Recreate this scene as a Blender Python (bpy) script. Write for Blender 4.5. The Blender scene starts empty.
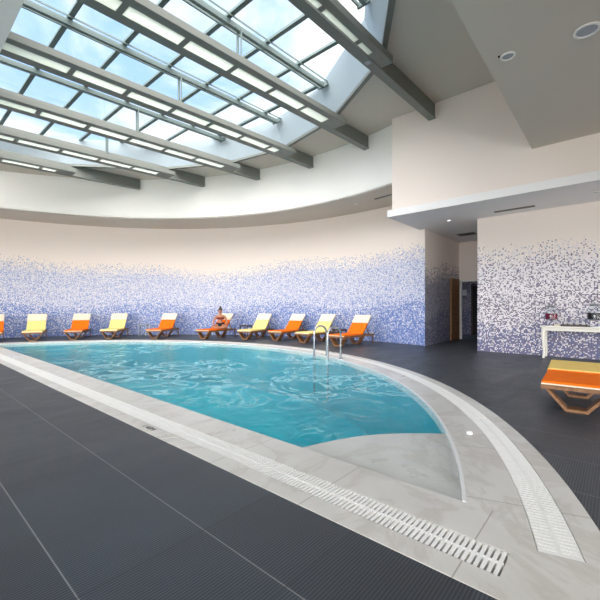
import bpy, bmesh, math, random
from mathutils import Vector, Matrix
from mathutils.geometry import tessellate_polygon
random.seed(7)
SC = bpy.context.scene
COL = SC.collection
PI = math.pi
R = math.radians

# ------------------------------------------------------------------ materials
def nodes(name):
    m = bpy.data.materials.new(name)
    m.use_nodes = True
    nt = m.node_tree
    for n in list(nt.nodes):
        nt.nodes.remove(n)
    out = nt.nodes.new('ShaderNodeOutputMaterial')
    return m, nt, out

class NT:
    """small helper to wire nodes"""
    def __init__(s, nt): s.nt = nt
    def new(s, t, **kw):
        n = s.nt.nodes.new(t)
        for k, v in kw.items(): setattr(n, k, v)
        return n
    def set(s, sock, v):
        if hasattr(v, 'is_linked') or isinstance(v, bpy.types.NodeSocket): s.nt.links.new(v, sock)
        elif isinstance(v, (tuple, list)) and len(v) == 3 and sock.type == 'RGBA': sock.default_value = (*v, 1)
        else: sock.default_value = v
    def math(s, op, a, b=None, c=None, clamp=False):
        n = s.new('ShaderNodeMath', operation=op); n.use_clamp = clamp
        s.set(n.inputs[0], a)
        if b is not None: s.set(n.inputs[1], b)
        if c is not None: s.set(n.inputs[2], c)
        return n.outputs[0]
    def rng(s, v, a, b, c, d, smooth=False):
        n = s.new('ShaderNodeMapRange')
        if smooth: n.interpolation_type = 'SMOOTHSTEP'
        s.set(n.inputs[0], v)
        for i, x in enumerate((a, b, c, d)): s.set(n.inputs[1 + i], x)
        return n.outputs[0]
    def mix(s, f, a, b):
        n = s.new('ShaderNodeMix', data_type='RGBA')
        s.set(n.inputs[0], f); s.set(n.inputs[6], a); s.set(n.inputs[7], b)
        return n.outputs[2]
    def noise(s, vec, scale, detail=3.0, rough=0.5, dist=0.0):
        n = s.new('ShaderNodeTexNoise')
        if vec is not None: s.set(n.inputs['Vector'], vec)
        n.inputs['Scale'].default_value = scale
        n.inputs['Detail'].default_value = detail
        n.inputs['Roughness'].default_value = rough
        n.inputs['Distortion'].default_value = dist
        return n.outputs[0]
    def white(s, vec):
        n = s.new('ShaderNodeTexWhiteNoise', noise_dimensions='3D')
        s.set(n.inputs['Vector'], vec)
        return n.outputs['Value'], n.outputs['Color']
    def sep(s, vec):
        n = s.new('ShaderNodeSeparateXYZ'); s.set(n.inputs[0], vec)
        return n.outputs
    def comb(s, x, y, z):
        n = s.new('ShaderNodeCombineXYZ')
        for i, v in enumerate((x, y, z)): s.set(n.inputs[i], v)
        return n.outputs[0]
    def coord(s, k='Object'):
        return s.new('ShaderNodeTexCoord').outputs[k]
    def pos(s):
        return s.new('ShaderNodeNewGeometry').outputs['Position']
    def bump(s, h, strength=0.3, dist=0.01):
        n = s.new('ShaderNodeBump')
        n.inputs['Strength'].default_value = strength
        n.inputs['Distance'].default_value = dist
        s.set(n.inputs['Height'], h)
        return n.outputs[0]
    def fresnel(s, ior, normal=None):
        """same reflectance from either side of a surface"""
        g = s.new('ShaderNodeNewGeometry'); f = s.new('ShaderNodeFresnel')
        s.set(f.inputs[0], s.rng(g.outputs['Backfacing'], 0, 1, ior, 1 / ior))
        if normal is not None: s.set(f.inputs['Normal'], normal)
        return f.outputs[0]
    def bsdf(s, color, rough=0.5, normal=None, metal=0.0, spec=0.5):
        n = s.new('ShaderNodeBsdfPrincipled')
        s.set(n.inputs['Base Color'], color); s.set(n.inputs['Roughness'], rough)
        n.inputs['Metallic'].default_value = metal
        n.inputs['Specular IOR Level'].default_value = spec
        if normal is not None: s.set(n.inputs['Normal'], normal)
        return n.outputs[0]

def lin(r, g, b):
    f = lambda c: (c / 255 / 12.92) if c / 255 <= 0.04045 else ((c / 255 + 0.055) / 1.055) ** 2.4
    return (f(r), f(g), f(b))

def plain(name, color, rough=0.5, var=0.06, scale=8.0, metal=0.0, spec=0.5, bump=0.0):
    m, nt, out = nodes(name); t = NT(nt)
    n = t.noise(t.coord(), scale, 4)
    lo = tuple(c * (1 - var) for c in color); hi = tuple(min(1, c * (1 + var)) for c in color)
    c = t.mix(n, lo, hi)
    nrm = t.bump(t.noise(t.coord(), scale * 12, 3), bump, 0.004) if bump else None
    nt.links.new(t.bsdf(c, rough, nrm, metal, spec), out.inputs[0])
    return m

def wood(name, a, b, scale=6.0):
    m, nt, out = nodes(name); t = NT(nt)
    s = t.sep(t.coord())
    v = t.comb(t.math('MULTIPLY', s[0], 0.35), t.math('MULTIPLY', s[1], 3.0), t.math('MULTIPLY', s[2], 3.0))
    n = t.noise(v, scale, 5, 0.6, 0.8)
    n = t.rng(n, 0.3, 0.7, 0, 1)
    nt.links.new(t.bsdf(t.mix(n, a, b), 0.5, t.bump(n, 0.15, 0.003)), out.inputs[0])
    return m

def emissive(name, color, strength):
    m, nt, out = nodes(name); t = NT(nt)
    n = t.new('ShaderNodeEmission'); n.inputs[0].default_value = (*color, 1); n.inputs[1].default_value = strength
    nt.links.new(n.outputs[0], out.inputs[0])
    return m

def glass(name, tint=(0.93, 0.98, 1.0), refl=0.6, dirt=0.0):
    m, nt, out = nodes(name); t = NT(nt)
    tr = t.new('ShaderNodeBsdfTransparent'); tr.inputs[0].default_value = (*tint, 1)
    gl = t.new('ShaderNodeBsdfGlossy'); gl.inputs['Roughness'].default_value = 0.02
    f = t.math('MULTIPLY', t.fresnel(1.45), refl)
    mx = t.new('ShaderNodeMixShader')
    t.set(mx.inputs[0], f); nt.links.new(tr.outputs[0], mx.inputs[1]); nt.links.new(gl.outputs[0], mx.inputs[2])
    nt.links.new(mx.outputs[0], out.inputs[0])
    return m

def plaster(name, color, var=0.03):
    m, nt, out = nodes(name); t = NT(nt)
    n = t.noise(t.pos(), 0.6, 4)
    c = t.mix(n, tuple(x * (1 - var) for x in color), tuple(min(1, x * (1 + var)) for x in color))
    nt.links.new(t.bsdf(c, 0.75, t.bump(t.noise(t.pos(), 60, 3), 0.05, 0.003), 0, 0.25), out.inputs[0])
    return m

CREAM = lin(240, 228, 220)
def mosaic(name, zt, zb, freq, phase, tile=0.045, light=lin(226, 220, 228), mid=lin(126, 124, 170), deep=lin(62, 84, 158), wobble=0.45):
    """glass mosaic fading up into cream plaster; UV is in metres along the wall and up it"""
    m, nt, out = nodes(name); t = NT(nt)
    uv = t.sep(t.coord('UV'))
    cu = t.math('FLOOR', t.math('DIVIDE', uv[0], tile)); cv = t.math('FLOOR', t.math('DIVIDE', uv[1], tile))
    u = t.math('MULTIPLY', cu, tile); z = t.math('MULTIPLY', cv, tile)
    w = t.math('SINE', t.math('ADD', t.math('MULTIPLY', u, freq), phase))
    w2 = t.math('SINE', t.math('ADD', t.math('MULTIPLY', u, freq * 2.3), phase * 1.7 + 1))
    wave = t.math('ADD', t.math('MULTIPLY', w, 0.6), t.math('MULTIPLY', w2, 0.4))
    top = t.math('ADD', zt, t.math('MULTIPLY', wave, wobble))
    low = t.math('ADD', zb, t.math('MULTIPLY', w2, 0.16))
    r, col = t.white(t.comb(cu, cv, 3.0))
    r2, _ = t.white(t.comb(cu, cv, 11.0))
    r3, _ = t.white(t.comb(cu, cv, 23.0))
    # how many of the tiles are coloured, by height
    dz = t.math('SUBTRACT', z, low)
    span = t.math('SUBTRACT', top, low)
    h = t.math('DIVIDE', dz, span)
    fr = t.rng(h, 0.0, 1.0, 0.46, 0.24)
    below = t.math('LESS_THAN', dz, 0.0)
    frb = t.rng(dz, 0.0, -1.2, 0.64, 0.86)
    frac = t.math('ADD', t.math('MULTIPLY', fr, t.math('SUBTRACT', 1.0, below)), t.math('MULTIPLY', frb, below))
    coloured = t.math('LESS_THAN', r, frac)
    hue = t.math('ADD', t.math('MULTIPLY', r2, 0.8), t.rng(h, -0.1, 0.2, 0.25, -0.3))
    c_col = t.mix(t.rng(hue, 0.25, 0.75, 0, 1), mid, deep)
    c_lit = t.mix(r3, light, tuple(x * 0.78 for x in light))
    c = t.mix(coloured, c_lit, c_col)
    # grout
    fu = t.math('FRACT', t.math('DIVIDE', uv[0], tile)); fv = t.math('FRACT', t.math('DIVIDE', uv[1], tile))
    g = t.math('MAXIMUM', t.math('LESS_THAN', fu, 0.07), t.math('LESS_THAN', fv, 0.07))
    c = t.mix(t.math('MULTIPLY', g, 0.7), c, lin(205, 202, 208))
    # dissolve into plaster at the top
    pl = t.rng(t.math('SUBTRACT', z, top), -0.5, 0.2, 0, 1)
    plas = t.math('LESS_THAN', r3, pl)
    c = t.mix(plas, c, CREAM)
    rough = t.math('ADD', 0.35, t.math('MULTIPLY', plas, 0.4))
    nt.links.new(t.bsdf(c, rough, None, 0, 0.35), out.inputs[0])
    return m

def deck_material():
    m, nt, out = nodes('ribbed_deck'); t = NT(nt)
    p = t.pos(); s = t.sep(p)
    S = 0.66
    fx = t.math('FRACT', t.math('DIVIDE', t.math('SUBTRACT', s[0], 0.572), S))
    fy = t.math('FRACT', t.math('DIVIDE', t.math('SUBTRACT', s[1], 1.16), S))
    jx = t.math('LESS_THAN', fx, 0.010); jy = t.math('LESS_THAN', fy, 0.008)
    ix = t.math('FLOOR', t.math('DIVIDE', t.math('SUBTRACT', s[0], 0.572), S))
    iy = t.math('FLOOR', t.math('DIVIDE', t.math('SUBTRACT', s[1], 1.16), S))
    r, _ = t.white(t.comb(ix, iy, 1.0))
    saw = t.math('SINE', t.math('MULTIPLY', s[1], 2 * PI / 0.0175))
    rib = t.rng(saw, -0.5, 0.5, 0, 1, True)
    n = t.noise(t.comb(t.math('MULTIPLY', s[0], 0.7), t.math('MULTIPLY', s[1], 1.6), 0.0), 1.3, 7, 0.68, 0.4); n2 = t.noise(p, 14, 4)
    base = t.mix(t.rng(n, 0.3, 0.7, 0, 1), lin(52, 61, 71), lin(78, 87, 97))
    base = t.mix(t.math('MULTIPLY', r, 0.55), base, lin(50, 55, 62))
    base = t.mix(t.math('MULTIPLY', n2, 0.25), base, lin(58, 58, 60))
    groove = t.mix(0.66, base, lin(24, 24, 26))
    c = t.mix(rib, groove, base)
    c = t.mix(t.math('MULTIPLY', jx, 0.6), c, lin(150, 150, 150))
    c = t.mix(t.math('MULTIPLY', jy, 0.85), c, lin(40, 40, 44))
    nrm = t.bump(rib, 0.35, 0.003)
    nt.links.new(t.bsdf(c, t.rng(n, 0.3, 0.7, 0.34, 0.5), nrm, 0, 0.5), out.inputs[0])
    return m

def marble_material(name, joints=True):
    m, nt, out = nodes(name); t = NT(nt)
    p = t.pos(); s = t.sep(p)
    n = t.noise(p, 1.1, 7, 0.62, 0.7)
    vein = t.math('ABSOLUTE', t.math('SUBTRACT', n, 0.5))
    v = t.rng(vein, 0.0, 0.05, 1, 0, True)
    cl = t.noise(p, 0.9, 5, 0.6)
    c = t.mix(t.rng(cl, 0.3, 0.7, 0, 1), lin(216, 213, 208), lin(196, 192, 185))
    c = t.mix(t.math('MULTIPLY', v, 0.26), c, lin(158, 146, 132))
    if joints:
        ang = t.math('ARCTAN2', t.math('SUBTRACT', s[1], 8.5), s[0])
        fa = t.math('FRACT', t.math('ADD', t.math('MULTIPLY', ang, 8.5 / 1.02), 20.35))
        ja = t.math('LESS_THAN', fa, 0.008)
        fy = t.math('FRACT', t.math('ADD', t.math('DIVIDE', s[1], 0.98), 0.39))
        jy = t.math('LESS_THAN', fy, 0.008)
        st = t.math('LESS_THAN', s[0], 2.56)
        j = t.math('ADD', t.math('MULTIPLY', jy, st), t.math('MULTIPLY', ja, t.math('SUBTRACT', 1.0, st)))
        c = t.mix(t.math('MULTIPLY', j, 0.6), c, lin(120, 112, 104))
    nt.links.new(t.bsdf(c, t.rng(n, 0.3, 0.7, 0.25, 0.45), None, 0, 0.5), out.inputs[0])
    return m

def water_material():
    m, nt, out = nodes('pool_water'); t = NT(nt)
    p = t.pos()
    rip = t.noise(p, 2.6, 4, 0.55, 0.9)
    rip2 = t.noise(p, 7.5, 3, 0.5, 0.4)
    h = t.math('ADD', t.math('MULTIPLY', rip, 1.0), t.math('MULTIPLY', rip2, 0.25))
    nrm = t.bump(h, 0.55, 0.06)
    tr = t.new('ShaderNodeBsdfTransparent')
    gl = t.new('ShaderNodeBsdfGlossy'); gl.inputs['Roughness'].default_value = 0.04
    nt.links.new(nrm, gl.inputs['Normal'])
    mx = t.new('ShaderNodeMixShader')
    t.set(mx.inputs[0], t.math('MULTIPLY', t.fresnel(1.33, nrm), 0.62))
    # aerated streaks off the jets
    df = t.new('ShaderNodeBsdfDiffuse'); df.inputs[0].default_value = (*lin(165, 222, 230), 1)
    q = t.noise(p, 0.9, 5, 0.62, 2.4)
    streak = t.rng(t.math('ABSOLUTE', t.math('SUBTRACT', q, 0.52)), 0.0, 0.055, 1, 0, True)
    patch = t.rng(t.noise(p, 0.42, 3, 0.5, 0.6), 0.36, 0.56, 0, 1, True)
    foam = t.math('MULTIPLY', streak, patch)
    s = t.sep(p)
    # the shallow shelf in the corner lies still: no jets there
    deepside = t.rng(t.math('ADD', t.math('MULTIPLY', s[0], 0.5), s[1]), 3.45, 3.95, 0, 1, True)
    foam = t.math('MULTIPLY', t.math('MULTIPLY', foam, 0.7), deepside)
    mx0 = t.new('ShaderNodeMixShader')
    t.set(mx0.inputs[0], foam); nt.links.new(tr.outputs[0], mx0.inputs[1]); nt.links.new(df.outputs[0], mx0.inputs[2])
    nt.links.new(mx0.outputs[0], mx.inputs[1]); nt.links.new(gl.outputs[0], mx.inputs[2])
    nt.links.new(mx.outputs[0], out.inputs[0])
    va = t.new('ShaderNodeVolumeAbsorption')
    va.inputs['Color'].default_value = (0.03, 0.945, 0.950, 1)
    va.inputs['Density'].default_value = 0.62
    nt.links.new(va.outputs[0], out.inputs['Volume'])
    return m

def pool_tile_material():
    m, nt, out = nodes('pool_tile'); t = NT(nt)
    p = t.pos()
    br = t.noise(p, 1.3, 4, 0.6, 0.8)
    c = t.mix(br, lin(94, 188, 200), lin(48, 154, 174))
    nt.links.new(t.bsdf(c, 0.4), out.inputs[0])
    return m

def translucent(name, color):
    m, nt, out = nodes(name); t = NT(nt)
    a = t.new('ShaderNodeBsdfTranslucent'); a.inputs[0].default_value = (*color, 1)
    b = t.new('ShaderNodeBsdfDiffuse'); b.inputs[0].default_value = (*color, 1)
    mx = t.new('ShaderNodeMixShader'); mx.inputs[0].default_value = 0.2
    nt.links.new(a.outputs[0], mx.inputs[1]); nt.links.new(b.outputs[0], mx.inputs[2])
    nt.links.new(mx.outputs[0], out.inputs[0])
    return m

M = dict(
    cream=plaster('cream_plaster', CREAM),
    white=plaster('white_plaster', lin(240, 238, 234)),
    ceil=plaster('ceiling_paint', lin(206, 198, 187)),
    slab=plaster('slab_paint', lin(240, 238, 238)),
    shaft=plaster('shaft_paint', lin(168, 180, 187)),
    mos_curve=mosaic('mosaic_curved', 3.12, 1.34, 0.42, 0.4, 0.030, lin(222, 221, 232), lin(140, 156, 202), lin(76, 110, 182), 0.28),
    mos_right=mosaic('mosaic_right', 2.82, 0.82, 0.9, 1.25, 0.029, lin(240, 232, 235), lin(112, 98, 116), lin(88, 94, 142), 0.25),
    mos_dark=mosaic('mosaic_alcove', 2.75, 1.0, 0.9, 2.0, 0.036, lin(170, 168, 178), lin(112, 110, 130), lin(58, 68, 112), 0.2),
    deck=deck_material(),
    marble=marble_material('marble'),
    shelf=marble_material('shelf_marble', False),
    rim=plain('rim_stone', lin(225, 224, 222), 0.35),
    water=water_material(),
    tile=pool_tile_material(),
    grate=plain('grate_plastic', lin(236, 234, 230), 0.4),
    trough=plain('trough', lin(92, 86, 80), 0.6),
    beam=plain('beam_paint', lin(114, 117, 111), 0.5, 0.04, 2.0),
    purlin=plain('purlin_paint', lin(94, 109, 107), 0.55, 0.04, 3.0),
    panel=translucent('diffuser_panel', (0.74, 0.77, 0.72)),
    frost=translucent('frosted_glass', (0.9, 0.9, 0.9)),
    steel=plain('polished_steel', lin(176, 178, 182), 0.24, 0.03, 5, 1.0),
    glass=glass('skylight_glass', (0.955, 0.975, 0.985), 0.5),
    clear=glass('clear_glass', (0.90, 0.93, 0.94), 0.45),
    teak=wood('lounger_wood', lin(116, 78, 47), lin(158, 112, 72)),
    darkwood=wood('dark_wood', lin(58, 42, 34), lin(88, 66, 52)),
    doorwood=wood('door_wood', lin(120, 84, 48), lin(158, 112, 66)),
    orange=plain('orange_canvas', lin(246, 116, 26), 0.85, 0.06, 12, 0, 0.1, 0.15),
    yellow=plain('yellow_canvas', lin(240, 218, 140), 0.85, 0.05, 12, 0, 0.1, 0.15),
    palecanvas=plain('cream_canvas', lin(246, 228, 204), 0.85, 0.04, 12, 0, 0.1, 0.15),
    straw=plain('straw_canvas', lin(232, 200, 118), 0.85, 0.05, 12, 0, 0.1, 0.15),
    console=plain('console_paint', lin(240, 234, 222), 0.45, 0.04, 6),
    redjuice=plain('red_juice', lin(118, 16, 52), 0.12, 0.05, 10),
    blackjuice=plain('dark_cola', lin(26, 18, 20), 0.12, 0.05, 10),
    tray=plain('dark_tray', lin(62, 40, 34), 0.4),
    paper=plain('paper', lin(238, 238, 236), 0.8, 0.02),
    napkin=plain('napkin_paper', lin(226, 214, 190), 0.8, 0.04),
    ink=plain('ink', lin(52, 54, 62), 0.6),
    vent=plain('vent_metal', lin(120, 118, 114), 0.5),
    dark=plain('dark_void', lin(34, 32, 32), 0.8),
    lamp=emissive('lamp_lens', (1.0, 0.97, 0.9), 2.2),
    trimwhite=plain('white_trim', lin(236, 234, 230), 0.45, 0.02),
    skin=plain('skin', lin(178, 122, 92), 0.55, 0.05, 10),
    hair=plain('dark_hair', lin(46, 36, 34), 0.6),
    swimred=plain('maroon_fabric', lin(128, 36, 34), 0.8),
    swimblack=plain('black_fabric', lin(26, 24, 28), 0.8),
    greyplastic=plain('grey_plastic', lin(168, 172, 180), 0.5),
)

# ------------------------------------------------------------------ mesh helpers
class MB:
    def __init__(s): s.bm = bmesh.new()
    def box(s, x0, x1, y0, y1, z0, z1, zf=None, T=None):
        vs = []
        for z in (z0, z1):
            for x, y in ((x0, y0), (x1, y0), (x1, y1), (x0, y1)):
                v = Vector((x, y, z + (zf(x) if zf else 0)))
                vs.append(s.bm.verts.new(T @ v if T else v))
        for f in ((3, 2, 1, 0), (4, 5, 6, 7), (0, 1, 5, 4), (1, 2, 6, 5), (2, 3, 7, 6), (3, 0, 4, 7)):
            s.bm.faces.new([vs[i] for i in f])
        return s
    def bar(s, a, b, w, h, up=(0, 0, 1)):
        a, b = Vector(a), Vector(b); d = (b - a).normalized(); u = Vector(up)
        r = d.cross(u).normalized(); u = r.cross(d).normalized()
        vs = []
        for p in (a, b):
            for i, j in ((-1, -1), (1, -1), (1, 1), (-1, 1)):
                vs.append(s.bm.verts.new(p + r * (w / 2 * i) + u * (h / 2 * j)))
        for f in ((0, 1, 2, 3), (7, 6, 5, 4), (0, 4, 5, 1), (1, 5, 6, 2), (2, 6, 7, 3), (3, 7, 4, 0)):
            s.bm.faces.new([vs[i] for i in f])
        return s
    def prism(s, poly, z0, z1, holes=(), bottom=True):
        """vertical prism of a plan polygon (with holes); z0/z1 numbers or functions of (x,y)"""
        f0 = z0 if callable(z0) else (lambda x, y: z0)
        f1 = z1 if callable(z1) else (lambda x, y: z1)
        loops = [list(poly)] + [list(h) for h in holes]
        flat = [p for l in loops for p in l]
        tris = tessellate_polygon([[Vector((x, y, 0)) for x, y in l] for l in loops])
        top = [s.bm.verts.new((x, y, f1(x, y))) for x, y in flat]
        bot = [s.bm.verts.new((x, y, f0(x, y))) for x, y in flat] if bottom else None
        for t in tris:
            a, b, c = (Vector((*flat[i], 0)) for i in t)
            if (b - a).cross(c - a).z < 0: t = t[::-1]
            try:
                s.bm.faces.new([top[i] for i in t])
                if bottom: s.bm.faces.new([bot[i] for i in reversed(t)])
            except ValueError: pass
        if bottom:
            k = 0
            for l in loops:
                n = len(l)
                for i in range(n):
                    a, b = k + i, k + (i + 1) % n
                    s.bm.faces.new([top[a], bot[a], bot[b], top[b]])
                k += n
        return s
    def tube(s, pts, r, seg=10, cap=True):
        pts = [Vector(p) for p in pts]; rings = []
        ref = Vector((0, 0, 1))
        for i, p in enumerate(pts):
            d = (pts[min(i + 1, len(pts) - 1)] - pts[max(i - 1, 0)]).normalized()
            if abs(d.dot(ref)) > 0.98: ref = Vector((1, 0, 0)) if abs(d.x) < 0.9 else Vector((0, 1, 0))
            a = d.cross(ref).normalized(); b = a.cross(d).normalized(); ref = b
            rr = r[i] if isinstance(r, (list, tuple)) else r
            rings.append([s.bm.verts.new(p + a * rr * math.cos(2 * PI * k / seg) + b * rr * math.sin(2 * PI * k / seg)) for k in range(seg)])
        for q, w in zip(rings, rings[1:]):
            for k in range(seg):
                s.bm.faces.new([q[k], w[k], w[(k + 1) % seg], q[(k + 1) % seg]])
        if cap:
            s.bm.faces.new(rings[0]); s.bm.faces.new(rings[-1][::-1])
        return s
    def lathe(s, prof, c=(0, 0, 0), seg=20, cap=True):
        c = Vector(c); rings = []
        for r, z in prof:
            rings.append([s.bm.verts.new(c + Vector((r * math.cos(2 * PI * k / seg), r * math.sin(2 * PI * k / seg), z))) for k in range(seg)])
        for q, w in zip(rings, rings[1:]):
            for k in range(seg):
                s.bm.faces.new([q[k], q[(k + 1) % seg], w[(k + 1) % seg], w[k]])
        if cap:
            s.bm.faces.new(rings[0][::-1]); s.bm.faces.new(rings[-1])
        return s
    def ball(s, c, rx, ry, rz, u=14, v=9):
        m = Matrix.Translation(Vector(c)) @ Matrix.Diagonal((rx, ry, rz, 1))
        bmesh.ops.create_uvsphere(s.bm, u_segments=u, v_segments=v, radius=1, matrix=m)
        return s
    def build(s, name, mat, parent=None, origin=None, smooth=False, bevel=0.0, seg=2, fixn=True):
        if fixn: bmesh.ops.recalc_face_normals(s.bm, faces=s.bm.faces)
        if origin is not None:
            bmesh.ops.translate(s.bm, verts=s.bm.verts, vec=-Vector(origin))
        me = bpy.data.meshes.new(name); s.bm.to_mesh(me); s.bm.free()
        me.materials.append(mat)
        o = bpy.data.objects.new(name, me); COL.objects.link(o)
        if parent is not None: o.parent = parent
        elif origin is not None: o.location = origin
        if smooth:
            for p in me.polygons: p.use_smooth = True
            if bevel == 0:
                e = o.modifiers.new('split', 'EDGE_SPLIT'); e.split_angle = R(40)
        if bevel:
            b = o.modifiers.new('bevel', 'BEVEL'); b.width = bevel; b.segments = seg; b.limit_method = 'ANGLE'; b.angle_limit = R(35)
        return o

def tag(o, label, cat, group=None, kind=None):
    if label: o['label'] = label
    if cat: o['category'] = cat
    if group: o['group'] = group
    if kind: o['kind'] = kind
    return o
def thing(name, label, cat, loc=(0, 0, 0), rz=0.0, group=None):
    o = bpy.data.objects.new(name, None); COL.objects.link(o)
    o.location = loc; o.rotation_euler = (0, 0, rz); o.empty_display_size = 0.2
    return tag(o, label, cat, group)
def struct(o, label=None):
    o['kind'] = 'structure'
    if label: o['label'] = label
    return o
def kids(o): return [c for c in bpy.data.objects if c.parent == o]
def copy_tree(o, parent=None):
    c = o.copy(); COL.objects.link(c); c.parent = parent
    for k in kids(o): copy_tree(k, c)
    return c
def swap(o, mapping):
    """give a copied thing its own fabric colours"""
    for k in kids(o):
        n = k.name.split('.')[0]
        if n in mapping:
            k.data = k.data.copy(); k.data.materials[0] = mapping[n]

def arc(cx, cy, r, a0, a1, n):
    return [(cx + r * math.cos(a0 + (a1 - a0) * i / n), cy + r * math.sin(a0 + (a1 - a0) * i / n)) for i in range(n + 1)]
def wall_strip(name, pts, z0, z1, mat, u0=0.0):
    """upright sheet along a plan polyline, z1 a number or f(x,y); UV in metres"""
    bm = bmesh.new(); uvl = bm.loops.layers.uv.new('UVMap')
    f1 = z1 if callable(z1) else (lambda x, y: z1)
    u = u0; row = []
    for i, (x, y) in enumerate(pts):
        if i: u += math.dist(pts[i - 1], (x, y))
        row.append((bm.verts.new((x, y, z0)), bm.verts.new((x, y, f1(x, y))), u))
    for a, b in zip(row, row[1:]):
        f = bm.faces.new([a[0], b[0], b[1], a[1]])
        for l, uv in zip(f.loops, ((a[2], z0), (b[2], z0), (b[2], b[1].co.z), (a[2], a[1].co.z))): l[uvl].uv = uv
        f.smooth = len(pts) > 6
    me = bpy.data.meshes.new(name); bm.to_mesh(me); bm.free(); me.materials.append(mat)
    o = bpy.data.objects.new(name, me); COL.objects.link(o)
    return struct(o)

# ------------------------------------------------------------------ dimensions
WC, WR = (0.0, 7.6), 12.3          # lower curved wall
UR = 10.42                          # upper curved wall, overhanging
ZS = 5.0                            # soffit of the overhang
PC = (0.0, 8.5)                     # pool arc centre
XR = 9.8                            # face of the upper right wall
XW = 11.65                          # lower right wall
ZL = 3.92                           # underside of the ledge slab
ceil_z = lambda x, y=0: 6.30 + 0.05 * x
beam_z = lambda x: 5.88 + 0.05 * x
glass_z = lambda x, y=0: 7.08 + 0.05 * x
XL, YB = -5.6, -5.0                 # unseen walls behind the camera; glazing added for daylight
SKX = 1.41

def dshape(x, r, n=96):
    a = math.acos(x / r)
    return arc(PC[0], PC[1], r, -a, a, n)

# ------------------------------------------------------------------ floor and pool
outer = dshape(1.8, 8.85)
struct(MB().prism([(XL, YB), (19.0, YB), (19.0, 21.0), (XL, 21.0)], 0, 0.0, [outer], bottom=False).build('floor', M['deck']))

pool = thing('swimming_pool', 'D-shaped swimming pool sunk in the dark deck, with pale marble coping', 'swimming pool', (4.5, 8.5, 0))
PO = (4.5, 8.5, 0)
inner = dshape(2.55, 8.13)
# channels in the coping for the two overflow grates
y0s, y1s = 0.43, 16.57
chan_s = [(1.952, y0s), (2.177, y0s), (2.177, y1s), (1.952, y1s)]
ac = math.acos(2.29 / 8.49)
chan_c = arc(*PC, 8.70, -ac, ac, 90) + arc(*PC, 8.49, ac, -ac, 90)
MB().prism(outer, -0.08, 0.004, [inner, chan_s, chan_c]).build('coping', M['marble'], pool, PO)
MB().prism(chan_s, -0.10, -0.055).build('gutter', M['trough'], pool, PO)
MB().prism(chan_c, -0.10, -0.055).build('gutter', M['trough'], pool, PO)
rim_o = dshape(2.55, 8.150); a_i = math.acos(2.55 / 8.125)
rim = arc(*PC, 8.150, -math.acos(2.55 / 8.150), math.acos(2.55 / 8.150), 96) + arc(*PC, 8.125, a_i, -a_i, 96)
MB().prism(rim, -0.10, 0.009).build('rim', M['rim'], pool, PO)['label'] = 'raised white stone lip along the curved water edge'
# basin
bas = MB(); DZ = -1.4
bas.prism(inner, DZ - 0.02, DZ, bottom=False)
n = len(inner)
lo = [bas.bm.verts.new((x, y, DZ)) for x, y in inner]; hi = [bas.bm.verts.new((x, y, -0.004)) for x, y in inner]
for i in range(n):
    j = (i + 1) % n; bas.bm.faces.new([lo[i], hi[i], hi[j], lo[j]])
bas.build('basin', M['tile'], pool, PO, fixn=False)['label'] = 'turquoise tiled basin'
# shallow marble shelf in the near corner
a_s = math.acos(2.552 / 8.124)
edge = []
for k in range(15):
    f = k / 14; p = Vector((3.86, 1.37)).lerp(Vector((2.552, 2.25)), f)
    bulge = 0.16 * math.sin(PI * f)
    edge.append((p.x + 0.55 * bulge, p.y + 0.83 * bulge))
ang0 = -a_s; ang1 = math.atan2(edge[0][1] - PC[1], edge[0][0] - PC[0])
shelf = arc(*PC, 8.124, ang0, ang1, 16) + edge
MB().prism(shelf, DZ, -0.020).build('entry_shelf', M['shelf'], pool, PO)['label'] = 'shallow marble entry shelf under clear water'
# small white inlet cap on the curved coping
MB().lathe([(0.032, 0.004), (0.032, 0.014), (0.024, 0.026), (0.008, 0.030)], (3.96, 1.15, 0), 18).build('inlet_cap', M['trimwhite'], pool, PO, smooth=True)['label'] = 'small round white cap'
# depth marking
def text_mesh(name, body, size, mat, parent, mw, origin=(0, 0, 0), extrude=0.0008, label=None):
    cu = bpy.data.curves.new(name, 'FONT'); cu.body = body; cu.size = size; cu.extrude = extrude
    cu.align_x = 'CENTER'; cu.align_y = 'CENTER'
    tmp = bpy.data.objects.new(name, cu); COL.objects.link(tmp)
    bpy.context.view_layer.update()
    me = bpy.data.meshes.new_from_object(tmp.evaluated_get(bpy.context.evaluated_depsgraph_get()))
    bpy.data.objects.remove(tmp)
    me.transform(Matrix.Translation(-Vector(origin)) @ mw)
    me.materials.clear(); me.materials.append(mat)
    o = bpy.data.objects.new(name, me); COL.objects.link(o); o.parent = parent
    if label: o['label'] = label
    return o
mw = Matrix.Translation((1.885, 3.80, 0.0055)) @ Matrix(((0, 1, 0, 0), (-1, 0, 0, 0), (0, 0, 1, 0), (0, 0, 0, 1)))
text_mesh('depth_marking', '1.40M', 0.095, M['ink'], pool, mw, PO, label='black depth lettering on the marble')

# water
wshape = dshape(2.545, 8.135)
w = MB().prism(wshape, DZ - 0.03, -0.006).build('pool_water', M['water'])
tag(w, 'rippling turquoise water filling the D-shaped pool', 'water', kind='stuff')

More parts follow.
